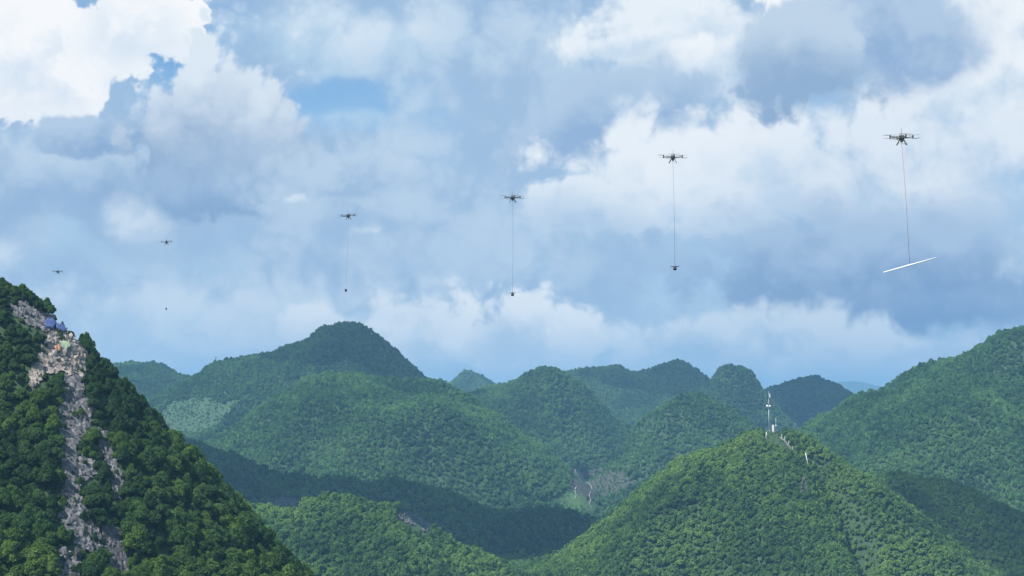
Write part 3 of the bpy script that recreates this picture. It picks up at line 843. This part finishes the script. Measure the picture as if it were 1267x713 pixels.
def forest(name, x, y, z, s, meshes, label, lift=0.7, pick=None):
    """one mass of trees: crowns set on points by geometry nodes"""
    me = bpy.data.meshes.new(name)
    me.vertices.add(len(x)); me.vertices.foreach_set('co', np.stack([x, y, z + s * lift - 0.3], -1).astype(np.float32).ravel())
    for an, ty, val in (('size', 'FLOAT', s * rng.uniform(.9, 1.12, len(x))), ('turn', 'FLOAT', rng.uniform(0, 6.283, len(x))), ('tall', 'FLOAT', rng.uniform(0.75, 1.6, len(x)))):
        a = me.attributes.new(an, ty, 'POINT'); a.data.foreach_set('value', val.astype(np.float32))
    a = me.attributes.new('kind_index', 'INT', 'POINT'); a.data.foreach_set('value', (rng.integers(0, len(meshes), len(x)) if pick is None else pick).astype(np.int32))
    o = link(name, me)
    g = bpy.data.node_groups.new(name, 'GeometryNodeTree')
    g.interface.new_socket('Geometry', in_out='INPUT', socket_type='NodeSocketGeometry')
    g.interface.new_socket('Geometry', in_out='OUTPUT', socket_type='NodeSocketGeometry')
    nn = g.nodes; L = g.links.new
    gi = nn.new('NodeGroupInput'); go = nn.new('NodeGroupOutput')
    iop = nn.new('GeometryNodeInstanceOnPoints'); jn = nn.new('GeometryNodeJoinGeometry')
    for m_ in meshes[::-1]:
        oi = nn.new('GeometryNodeObjectInfo'); oi.transform_space = 'ORIGINAL'
        oi.inputs['Object'].default_value = m_; oi.inputs['As Instance'].default_value = True
        L(oi.outputs['Geometry'], jn.inputs[0])
    def named(an, ty):
        q = nn.new('GeometryNodeInputNamedAttribute'); q.data_type = ty; q.inputs['Name'].default_value = an
        return q.outputs['Attribute']
    cx = nn.new('ShaderNodeCombineXYZ'); L(named('turn', 'FLOAT'), cx.inputs[2])
    sz = named('size', 'FLOAT')
    mu = nn.new('ShaderNodeMath'); mu.operation = 'MULTIPLY'; L(sz, mu.inputs[0]); L(named('tall', 'FLOAT'), mu.inputs[1])
    sv = nn.new('ShaderNodeCombineXYZ'); L(sz, sv.inputs[0]); L(sz, sv.inputs[1]); L(mu.outputs[0], sv.inputs[2])
    L(gi.outputs[0], iop.inputs['Points']); L(jn.outputs[0], iop.inputs['Instance'])
    iop.inputs['Pick Instance'].default_value = True
    L(named('kind_index', 'INT'), iop.inputs['Instance Index'])
    L(cx.outputs[0], iop.inputs['Rotation']); L(sv.outputs[0], iop.inputs['Scale'])
    L(iop.outputs[0], go.inputs[0])
    md = o.modifiers.new('forest', 'NODES'); md.node_group = g
    return tag(o, label, 'forest', kind='stuff')
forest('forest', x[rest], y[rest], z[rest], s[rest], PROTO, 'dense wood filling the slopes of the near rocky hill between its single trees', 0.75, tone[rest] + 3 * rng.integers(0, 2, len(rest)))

# undergrowth between the trees of the near hill
x, y, z, s, hid = place(300, 700, 2.1, 0.95, 3.0, on_rock=0.38)
m = (hid == 0)
x, y, z, s = x[m], y[m], z[m], s[m]
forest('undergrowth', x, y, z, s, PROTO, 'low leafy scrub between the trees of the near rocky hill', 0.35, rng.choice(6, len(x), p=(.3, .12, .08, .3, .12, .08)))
# skyline trees that stand out one by one on the far crests lend their crowns to the far woods
def lone_tree(px_, D_, me, size, label, dz=0.0):
    h = [q for q in HILLS if q.D == D_][0]
    xx = at(px_, 450, D_)[0]
    zz = float(terrain(xx, D_))
    t = empty('broadleaf_tree', (xx, D_, zz - 0.4)); t.scale = (size, size, size)
    link('trunk', TRUNK[0], t); cw = link('crown', me, t); cw.location = (0, 0, 0.8)
    tag(t, label, 'tree', 'lone trees on the far crests')
    return cw
FARP = [lone_tree(1262, 2050, FAR[0], 4.4, 'tree standing clear of the crest of the big hill beyond the mast hill'),
        lone_tree(492, 2700, FAR[1], 4.4, 'tree standing clear of the falling shoulder of the high domed hill'),
        lone_tree(1222, 2050, FAR[2], 4.0, 'tree at the brow where the big hill beyond the mast starts to drop'),
        lone_tree(300, 2700, FAR[3], 4.2, 'tree on the long ridge running down from the high domed hill')]
MIDP = [lone_tree(920, 1300, MID[0], 3.0, 'bushy tree on the crest of the mast hill, downslope of the tall mast'),
        lone_tree(938, 1300, MID[1], 2.6, 'low tree just beside the foot of the tall mast'),
        lone_tree(985, 1300, MID[2], 2.8, 'bushy tree beside the steps on the mast hill'),
        lone_tree(405, 1180, MID[3], 4.0, 'large rounded tree on the crest of the low wooded hill')]

names = [h.name for h in HILLS]
x, y, z, s, hid = place(760, 1600, 2.6, 2.0, 12.0)
FL = {'mast_hill': 'bright green wood covering the hill with the tall mast', 'shoulder': 'shaded dark wood on the shoulder behind the mast hill',
      'low_hill': 'green wood on the low hill with the grey rock ledge', 'dark_ridge': 'dark wood in cloud shadow along the valley ridge',
      'broad_hill': 'sunlit wood on the broad hill below the high dome', 'high_dome': 'wood on the tallest domed hill', 'far_left': 'hazy wood on the far hill behind the near rocky hill',
      'tiny_peak': 'blue hazy wood on the smallest far peak', 'middle_hill': 'wood on the rounded hill between the high dome and the back ridge',
      'back_ridge': 'blue hazy wood on the long flat back ridge', 'round_hill': 'wood on the round hill above the bare field', 'sugarloaf': 'wood on the steep sugarloaf hill behind the mast',
      'notched_peak': 'dark blue wood on the far notched peak', 'right_hill': 'sunlit wood on the big hill behind the shaded shoulder', 'valley': 'wood on the valley floor around the bare field', 'crag': 'wood at the back of the near rocky hill'}
px, py = proj(x, y, z)
acc = {}
def put(nm, arrs, lod):
    acc.setdefault((nm, lod), []).append(arrs)
for hi in np.unique(hid):
    m = hid == hi
    put(names[hi] if hi >= 0 else 'valley', (x[m], y[m], z[m], s[m]), 'mid')
x, y, z, s, hid = place(1600, 4700, 3.5, 2.6, 14.0)
for hi in np.unique(hid):
    m = hid == hi
    put(names[hi] if hi >= 0 else 'valley', (x[m], y[m], z[m], s[m]), 'far')
merged = {}
tot = 0
for (nm, lod), lst in acc.items():
    merged.setdefault(nm, []).append((lod, lst[0]))
for nm, lst in merged.items():
    # a hill that straddles both distances takes the coarser crowns only where it is mostly far
    nmid = sum(len(a[0]) for l, a in lst if l == 'mid'); nfar = sum(len(a[0]) for l, a in lst if l == 'far')
    arr = [np.concatenate([a[k] for l, a in lst]) for k in range(4)]
    tot += len(arr[0])
    forest('forest', *arr, MIDP if nmid > nfar else FARP, FL.get(nm, 'wood on the distant slopes'), 0.62)
print('TREES', tot, 'near rest', len(rest))
# ------------------------------------------------------------------ things on the hills
MAT['white_paint'] = simple_mat('white_paint', (0.80, 0.80, 0.78), 0.5, var=0.06, scale=1.0)
MAT['galvanised'] = simple_mat('galvanised', (0.52, 0.54, 0.56), 0.45, metal=0.3, var=0.1, scale=1.0)
MAT['concrete'] = simple_mat('concrete', (0.30, 0.29, 0.275), 0.9, var=0.15, scale=1.0)
MAT['rusty_steel'] = simple_mat('rusty_steel', (0.16, 0.15, 0.15), 0.7, metal=0.2, var=0.2, scale=1.0)
MAT['wood'] = simple_mat('wood', (0.12, 0.10, 0.085), 0.9, var=0.2, scale=1.0)
MAT['blue_cloth'] = simple_mat('blue_cloth', (0.065, 0.10, 0.26), 0.6, var=0.2, scale=1.5)
MAT['green_cloth'] = simple_mat('green_cloth', (0.34, 0.42, 0.27), 0.7, var=0.15, scale=1.5)
MAT['orange_cloth'] = simple_mat('orange_cloth', (0.45, 0.22, 0.10), 0.7, var=0.15, scale=1.5)

D0 = 1300.0
def crest(px):
    x_ = at(px, 530, D0)[0]
    return Vector((x_, D0, float(terrain(x_, D0))))
b = crest(951.3)
top = at(951.3, 484, D0)[2] - b.z
mast = empty('radio_mast', b)
tag(mast, 'tall thin white radio mast with dishes on the wooded summit', 'mast')
MB().box((0, 0, 0.3), (1.6, 1.6, 1.2), bevel=0.05).build('base', MAT['concrete'], mast)
MB().tube([(0, 0, 0.5), (0, 0, top * 0.55)], [0.16, 0.14], 10).build('lower_pole', MAT['galvanised'], mast, True)
MB().tube([(0, 0, top * 0.54), (0, 0, top * 0.82)], [0.12, 0.10], 10).build('upper_pole', MAT['galvanised'], mast, True)
MB().tube([(0, 0, top * 0.81), (0, 0, top)], [0.11, 0.06], 8).build('lightning_rod', MAT['galvanised'], mast, True)
def dish(parent, c, r_, ax):
    d = MB().lathe([(0.02, -0.25), (r_ * .5, -0.2), (r_ * .85, -0.02), (r_, 0.18), (r_ * .98, 0.22), (r_ * .5, 0.0), (0.02, -0.12)], c, 16, 'Y').build('dish', MAT['white_paint'], parent, True)
    MB().box((c[0] * 0.5, c[1] * 0.5, c[2]), (abs(c[0]) + 0.2, 0.1, 0.1)).build('bracket', MAT['galvanised'], d)
    return d
hz_ = lambda py: at(951.3, py, D0)[2] - b.z
dish(mast, (-0.95, -0.35, hz_(498.5 + 4)), 0.75, 'Y')
dish(mast, (0.95, -0.35, hz_(502.5)), 0.65, 'Y')
for sx, py in ((0.75, 488.5), (0.85, 491.0)):
    MB().box((sx, -0.1, hz_(py)), (0.5, 0.28, 1.5), bevel=0.05).box((sx * .5, 0, hz_(py)), (abs(sx), 0.1, 0.1)).build('panel_antenna', MAT['white_paint'], mast)
MB().lathe([(0.1, 0), (0.9, 0.05), (0.9, 0.2), (0.1, 0.25)], (0, 0, hz_(503.9)), 14).build('platform', MAT['galvanised'], mast)
for a in (0.5, 2.6, 4.7):
    MB().tube([(0, 0, top * 0.6), (math.cos(a) * 9, math.sin(a) * 9, -3)], 0.018, 4).build('guy_wire', MAT['galvanised'], mast)

b = crest(960.0); t2 = at(960, 517, D0)[2] - b.z
m2 = empty('whip_antenna', b)
tag(m2, 'short thin antenna pole beside the white cabinet on the summit', 'antenna')
MB().box((0, 0, 0.2), (0.9, 0.9, 0.8), bevel=0.04).build('base', MAT['concrete'], m2)
MB().tube([(0, 0, 0.5), (0, 0, t2 * .7), (0, 0, t2)], [0.2, 0.17, 0.07], 8).build('pole', MAT['galvanised'], m2, True)
MB().box((0, -0.2, t2 * .45), (0.7, 0.4, 0.8), bevel=0.04).build('junction_box', MAT['white_paint'], m2)
for dz in (0.62, 0.78): MB().tube([(-0.55, 0, t2 * dz), (0.55, 0, t2 * dz)], 0.05, 6).build('crossarm', MAT['galvanised'], m2)

b = crest(955.8) + Vector((0, -3, 0)); b.z = float(terrain(b.x, b.y)); t3 = at(955.8, 526, D0 - 3)[2] - b.z
cb = empty('equipment_cabinet', b)
tag(cb, 'upright white equipment cabinet between the two antenna poles', 'cabinet')
MB().box((0, 0, 0), (1.7, 1.6, 1.0), bevel=0.04).build('plinth', MAT['concrete'], cb)
MB().box((0, 0, 0.5 + (t3 - .6) / 2), (1.2, 1.1, t3 - 0.6), bevel=0.05).build('shell', MAT['white_paint'], cb)
MB().box((0, 0, t3), (1.4, 1.3, 0.16), bevel=0.03).build('roof', MAT['white_paint'], cb)
dr = MB().box((0, -0.57, t3 * .5), (0.85, 0.06, t3 * .7), bevel=0.01).build('door', MAT['white_paint'], cb)
MB().box((0.3, -0.63, t3 * .5), (0.08, 0.08, 0.4)).build('handle', MAT['galvanised'], dr)

def post(px0, py0, px1, py1, r_, name, label, cat):
    p = hit(px0, py0)
    q = Vector(at(px1, py1, p.y)) - p
    o = empty(name, p)
    tag(o, label, cat)
    MB().box((0, 0, 0), (r_ * 5, r_ * 5, 0.8), bevel=0.03).build('footing', MAT['concrete'], o)
    MB().tube([(0, 0, 0), q * 0.5, q], [r_, r_ * .95, r_ * .8], 8).build('shaft', MAT['white_paint'], o, True)
    MB().lathe([(r_ * .9, -0.1), (r_ * 1.3, 0), (r_ * 1.3, 0.12), (r_ * .4, 0.2)], q, 10).build('cap', MAT['galvanised'], o)
    return o
post(1000.5, 578, 996.5, 560, 0.28, 'leaning_post', 'long white leaning post on the slope below the steps', 'post')
post(947.6, 543, 948.4, 534.5, 0.26, 'marker_post', 'short white post in the scrub under the tall mast', 'post')

pb = hit(994.5, 613)
py_ = empty('lattice_pylon', pb); tag(py_, 'small grey lattice pylon half sunk in the trees below the leaning post', 'pylon')
ht = at(994.5, 591, pb.y)[2] - pb.z
cn = lambda sx, sy, t: Vector((sx * (2.6 * (1 - t) + 0.5 * t), sy * (2.6 * (1 - t) + 0.5 * t), ht * t))
for sx, sy in ((1, 1), (1, -1), (-1, -1), (-1, 1)):
    MB().tube([cn(sx, sy, 0), cn(sx, sy, 1)], [0.14, 0.10], 5).build('leg', MAT['rusty_steel'], py_)
for t in (0.2, 0.45, 0.7, 0.95):
    for (sx, sy), (tx, ty) in (((1, 1), (1, -1)), ((1, -1), (-1, -1)), ((-1, -1), (-1, 1)), ((-1, 1), (1, 1))):
        MB().tube([cn(sx, sy, t), cn(tx, ty, t)], 0.06, 4).tube([cn(sx, sy, t), cn(tx, ty, t - 0.2)], 0.05, 4).build('brace', MAT['rusty_steel'], py_)
MB().box((0, 0, ht * 0.97), (3.6, 0.25, 0.25), bevel=0.03).build('crossarm', MAT['rusty_steel'], py_)

# the steps that climb to the summit
p0, p1 = hit(979.5, 558), hit(966, 543)
st = empty('stone_steps', p0)
tag(st, 'pale steps climbing through the trees to the summit', 'steps')
for k in range(12):
    q = p0.lerp(p1, k / 11); q.z = float(terrain(q.x, q.y)) + 0.9
    MB().box(q - p0, (1.3, 1.0, 0.5), rot=(0, 0, -0.4), bevel=0.03).build('step', MAT['concrete'], st)
for k in (0, 4, 8, 11):
    q = p0.lerp(p1, k / 11); q.z = float(terrain(q.x, q.y)) + 0.6
    q = q - p0
    MB().tube([q + Vector((.7, -.2, 0)), q + Vector((.7, -.2, 2.6))], 0.14, 6).build('rail_post', MAT['white_paint'], st)

# pole on the far ridge
xx = at(267, 450, 2700)[0]; b = Vector((xx, 2700, float(terrain(xx, 2700))))
t4 = at(267, 441.5, 2700)[2] - b.z
up = empty('utility_pole', b); tag(up, 'tiny dark utility pole on the far ridge saddle', 'pole')
MB().tube([(0, 0, -1), (0, 0, t4)], [0.42, 0.3], 8).build('pole', MAT['wood'], up)
MB().box((0, 0, t4 - 1.2), (3.2, 0.35, 0.35), bevel=0.03).build('crossarm', MAT['wood'], up)

# sheets and a pipe laid out at the work place on the rocks
def sheet(name, poly, mat, label, cat):
    o = link(name, patch_mesh(name, poly, mat, 0.9, 1.5, 0.22))
    sm = o.modifiers.new('thickness', 'SOLIDIFY'); sm.thickness = 0.05
    o.data.polygons.foreach_set('use_smooth', [True] * len(o.data.polygons))
    return tag(o, label, cat)
sheet('tarpaulin', [(56, 400), (66, 398), (69, 406), (65, 411), (56, 409)], MAT['blue_cloth'], 'bright blue tarpaulin tucked against the grey crag', 'tarpaulin')
sheet('tarpaulin', [(70, 404), (82, 405), (84, 411), (78, 415), (70, 411)], MAT['blue_cloth'], 'blue tarpaulin at the edge of the dark skyline trees', 'tarpaulin')
sheet('groundsheet', [(76, 428), (86, 426), (89, 433), (80, 437), (75, 434)], MAT['green_cloth'], 'pale green sheet spread on the pale limestone', 'sheet')
sheet('groundsheet', [(68, 434), (74, 432), (76, 438), (70, 440)], MAT['orange_cloth'], 'small orange sheet spread on the pale limestone', 'sheet')
a_, c_ = hit(55, 429) , hit(82, 420)
pp_ = empty('long_pipe', a_ + Vector((0, 0, 1.0)))
tag(pp_, 'pale pipe lying across the rocks above the green sheet', 'pipe')
MB().tube([(0, 0, 0), (c_ - a_) * .5 + Vector((0, 0, .1)), c_ - a_], 0.09, 8).build('tube', MAT['white_paint'], pp_, True)
MB().lathe([(0.11, -0.06), (0.13, -0.05), (0.13, 0.05), (0.11, 0.06)], (0, 0, 0), 10, 'X').build('end_cap', MAT['galvanised'], pp_)

# ------------------------------------------------------------------ drones with their hanging loads
MAT['carbon'] = simple_mat('carbon', (0.022, 0.023, 0.027), 0.45, var=0.2, scale=6)
MAT['drone_grey'] = simple_mat('drone_grey', (0.075, 0.078, 0.085), 0.5, var=0.15, scale=6)
MAT['drone_metal'] = simple_mat('drone_metal', (0.22, 0.22, 0.23), 0.4, metal=0.6, var=0.1, scale=6)
MAT['drone_glass'] = simple_mat('drone_glass', (0.01, 0.01, 0.012), 0.12, var=0.1, scale=6)
MAT['red_rope'] = simple_mat('red_rope', (0.42, 0.05, 0.06), 0.8, var=0.2, scale=1)
MAT['dark_rope'] = simple_mat('dark_rope', (0.10, 0.085, 0.11), 0.8, var=0.2, scale=1)
MAT['amber'] = simple_mat('amber', (0.65, 0.20, 0.05), 0.4, var=0.1, scale=4)
MAT['load_black'] = simple_mat('load_black', (0.018, 0.020, 0.030), 0.7, var=0.2, scale=4)

def part(mb, name, mat, parent, smooth=False): return mb.build(name, MAT[mat], parent, smooth)

def make_drone():
    root = empty('cargo_drone')
    part(MB().box((0, 0, 0.02), (0.42, 0.66, 0.22), bevel=0.07).box((0, -0.34, -0.02), (0.30, 0.16, 0.18), bevel=0.05), 'fuselage', 'carbon', root)
    for sx in (-1, 1):
        bt = part(MB().box((sx * 0.115, 0.05, 0.215), (0.20, 0.40, 0.15), bevel=0.025), 'battery', 'drone_grey', root)
        part(MB().tube([(sx * .115, -0.08, 0.30), (sx * .115, -0.06, 0.335), (sx * .115, 0.14, 0.335), (sx * .115, 0.16, 0.30)], 0.012, 6), 'handle', 'carbon', bt)
    for k in range(4):
        a = R(12) + k * math.pi / 2
        ca, sa = math.cos(a), math.sin(a)
        arm = part(MB().tube([(ca * .18, sa * .18, 0.05), (ca * .55, sa * .55, 0.08), (ca * 1.06, sa * 1.06, 0.15)], [0.055, 0.046, 0.042], 10), 'arm', 'drone_grey', root, True)
        part(MB().tube([(ca * .30, sa * .30, 0.052), (ca * .40, sa * .40, 0.055)], 0.066, 10), 'hinge_clamp', 'drone_metal', arm, True)
        tip = (ca * 1.08, sa * 1.08)
        part(MB().lathe([(0.04, -0.08), (0.065, -0.07), (0.07, -0.02), (0.055, 0.0), (0.055, 0.10), (0.07, 0.12), (0.065, 0.18), (0.04, 0.20)], (tip[0], tip[1], 0.09), 14), 'motor_pod', 'carbon', arm, True)
        for up_ in (1, -1):
            pz = 0.09 + (0.215 if up_ > 0 else -0.09)
            pr = MB()
            for half in (0, math.pi):
                n_ = 7; vs = []
                for i in range(n_):
                    t = i / (n_ - 1); rr_ = 0.04 + t * 0.62
                    ch = 0.035 + 0.11 * math.sin(min(1, t * 2.2 + .15) * 1.57) * (1 - 0.55 * t)
                    tw = R(18 - 12 * t) * up_
                    z0 = 0.035 * t * t
                    c0, c1 = math.cos(half), math.sin(half)
                    row = []
                    for q in (-0.35, 0.65):
                        for th in (0.007, -0.007):
                            yy = q * ch
                            row.append(pr.bm.verts.new((c0 * rr_ - c1 * yy, c1 * rr_ + c0 * yy, z0 + yy * math.sin(tw) + th)))
                    vs.append(row)
                for r0_, r1_ in zip(vs, vs[1:]):
                    for i0, i1 in ((0, 2), (2, 3), (3, 1), (1, 0)):
                        pr.bm.faces.new((r0_[i0], r0_[i1], r1_[i1], r1_[i0]))
                for row in (vs[0], vs[-1]): pr.bm.faces.new((row[0], row[1], row[3], row[2]))
            pr.lathe([(0.03, -0.02), (0.045, 0), (0.03, 0.03)], (0, 0, 0), 10)
            o = part(pr, 'propeller', 'carbon', arm)
            o.location = (tip[0], tip[1], pz)
    for sx in (-1, 1):
        leg = part(MB().tube([(sx * .16, -0.22, -0.06), (sx * .42, -0.26, -0.56)], [0.032, 0.026], 8).tube([(sx * .16, 0.22, -0.06), (sx * .42, 0.26, -0.56)], [0.032, 0.026], 8)
             , 'landing_leg', 'carbon', root, True)
        part(MB().tube([(sx * .42, -0.48, -0.54), (sx * .425, -0.36, -0.575), (sx * .425, 0.36, -0.575), (sx * .42, 0.48, -0.54)], 0.026, 8), 'skid', 'carbon', leg, True)
    part(MB().tube([(-0.39, 0.0, -0.47), (0.39, 0.0, -0.47)], 0.014, 6), 'cross_brace', 'drone_metal', root)
    w = part(MB().box((0, 0, -0.18), (0.26, 0.34, 0.16), bevel=0.03), 'winch', 'drone_metal', root)
    part(MB().lathe([(0.07, -0.1), (0.09, -0.09), (0.05, -0.07), (0.05, 0.07), (0.09, 0.09), (0.07, 0.1)], (0, 0, -0.29), 12, 'X'), 'drum', 'carbon', w, True)
    g = part(MB().box((0.0, -0.36, -0.17), (0.11, 0.10, 0.12), bevel=0.03), 'camera_gimbal', 'carbon', root)
    part(MB().lathe([(0.035, -0.03), (0.04, 0), (0.02, 0.01)], (0, -0.42, -0.17), 10, 'Y'), 'lens', 'drone_glass', g, True)
    part(MB().tube([(0.02, 0.2, 0.1), (0.02, 0.2, 0.55), (0.01, 0.2, 1.0)], [0.022, 0.018, 0.012], 6), 'antenna', 'carbon', root)
    for sx in (-1, 1):
        part(MB().lathe([(0.012, -0.02), (0.025, 0), (0.012, 0.025)], (sx * .21, -0.30, 0.06), 8), 'beacon', 'amber', root)
    return root

def copy_tree(o, parent=None):
    c = o.copy(); COL.objects.link(c); c.parent = parent
    for ch in list(o.children): copy_tree(ch, c)
    return c

proto = make_drone()
fleet = [proto] + [copy_tree(proto) for _ in range(5)]
DRONES = [  # photo pixel of the body, distance, yaw, roll, end of its line, label
 (1115.5, 171.5, 150.0, -3, 1.0, (1125.6, 327.5), 'dark cargo drone carrying a long white pole on a red line'),
 (832.5, 195.5, 190.0, -8, 0.0, (835.0, 328.0), 'dark cargo drone whose black load hangs clear of all hills, next to the pole carrier'),
 (634.3, 245.5, 230.0, 4, 1.0, (634.2, 361.0), 'dark cargo drone whose load hangs over the small gap beside the high dome'),
 (430.8, 267.8, 300.0, 8, 5.0, (428.0, 357.0), 'dark cargo drone hovering above the summit of the high domed hill'),
 (206.0, 300.0, 420.0, -2, 4.0, (205.6, 380.5), 'small distant cargo drone over the far saddle with a faint load below'),
 (71.5, 336.5, 470.0, -12, 0.0, None, 'smallest cargo drone just above the crest of the near rocky hill'),
]
LOADS = [None,
 'black bundle with a side bar hanging under the drone next to the pole carrier',
 'black bundle with two side bars hanging over the gap beside the high dome',
 'small black bundle hanging over the summit of the high domed hill',
 'tiny dark bundle hanging over the far saddle']
for i, (px_, py_, Dd, yaw, roll, end, lab) in enumerate(DRONES):
    d = fleet[i]
    d.location = at(px_, py_, Dd)
    d.rotation_euler = (R(random.uniform(-2, 3)), R(-roll), R(yaw))
    k_ = 0.88 if i < 3 else 0.96
    d.scale = (k_, k_, k_)
    tag(d, lab, 'drone', 'cargo drones flying in a line')
    for arm in [c for c in d.children if c.name.startswith('arm')]:
        for p_ in [c for c in arm.children if c.name.startswith('propeller')]:
            p_.rotation_euler = (0, 0, random.uniform(-0.6, 0.6) - R(yaw) + (0.5 if p_.location.z < 0 else 0))
    if end is None: continue
    bpy.context.view_layer.update()
    P = Vector(at(px_, py_, Dd)); Q = Vector(at(end[0], end[1], Dd))
    inv = d.matrix_basis.inverted()
    a0 = Vector((0, 0, -0.36)); b0 = inv @ Q
    rr_ = 0.014 if i == 0 else 0.013 if i < 3 else 0.008 if i == 3 else 0.004
    mid = (a0 + b0) * 0.5 + Vector((0.05, 0, 0))
    rope = MB().tube([a0, a0 * .7 + b0 * .3 + Vector((.04, 0, 0)), mid, b0], rr_, 6).build('tow_line', MAT['red_rope' if i == 0 else 'dark_rope'], d, True)
    if i == 0:
        e0, e1 = Vector(at(1093.0, 337.2, Dd)), Vector(at(1158.5, 319.0, Dd))
        c0 = Q
        po = empty('white_pole', c0); tag(po, 'long slanting white pole hanging from the red line', 'pole')
        MB().tube([e0 - c0, (e0 - c0) * .5 + (e1 - c0) * .5, e1 - c0], [0.045, 0.055, 0.045], 10).build('tube', MAT['white_paint'], po, True)
        dr_ = (e1 - e0).normalized(); mid_ = (e0 + e1) * .5 - c0
        MB().tube([mid_ - dr_ * .12, mid_ + dr_ * .12], 0.07, 10).build('sling_band', MAT['white_paint'], po)
    else:
        ld = empty('hanging_load', Q); ld.scale = (0.95, 0.95, 0.95); ld.rotation_euler = (0, 0, R(20 * i))
        tag(ld, LOADS[i], 'hanging load', 'loads hanging under the drones')
        MB().lathe([(0.03, -0.02), (0.06, -0.04), (0.09, -0.10), (0.07, -0.16)], (0, 0, 0.04), 10).build('hook_block', MAT['drone_metal'], ld, True)
        MB().lathe([(0.04, -0.06), (0.08, -0.14), (0.14, -0.26), (0.20, -0.40), (0.19, -0.50), (0.10, -0.56), (0.03, -0.57)], (0, 0, 0), 12).build('bundle', MAT['load_black'], ld, True)
        MB().tube([(-0.52, 0, -0.17), (-0.1, 0, -0.20), (0.1, 0, -0.20), (0.50, 0, -0.10)], [0.03, 0.05, 0.05, 0.03], 8).build('side_bar', MAT['load_black'], ld, True)
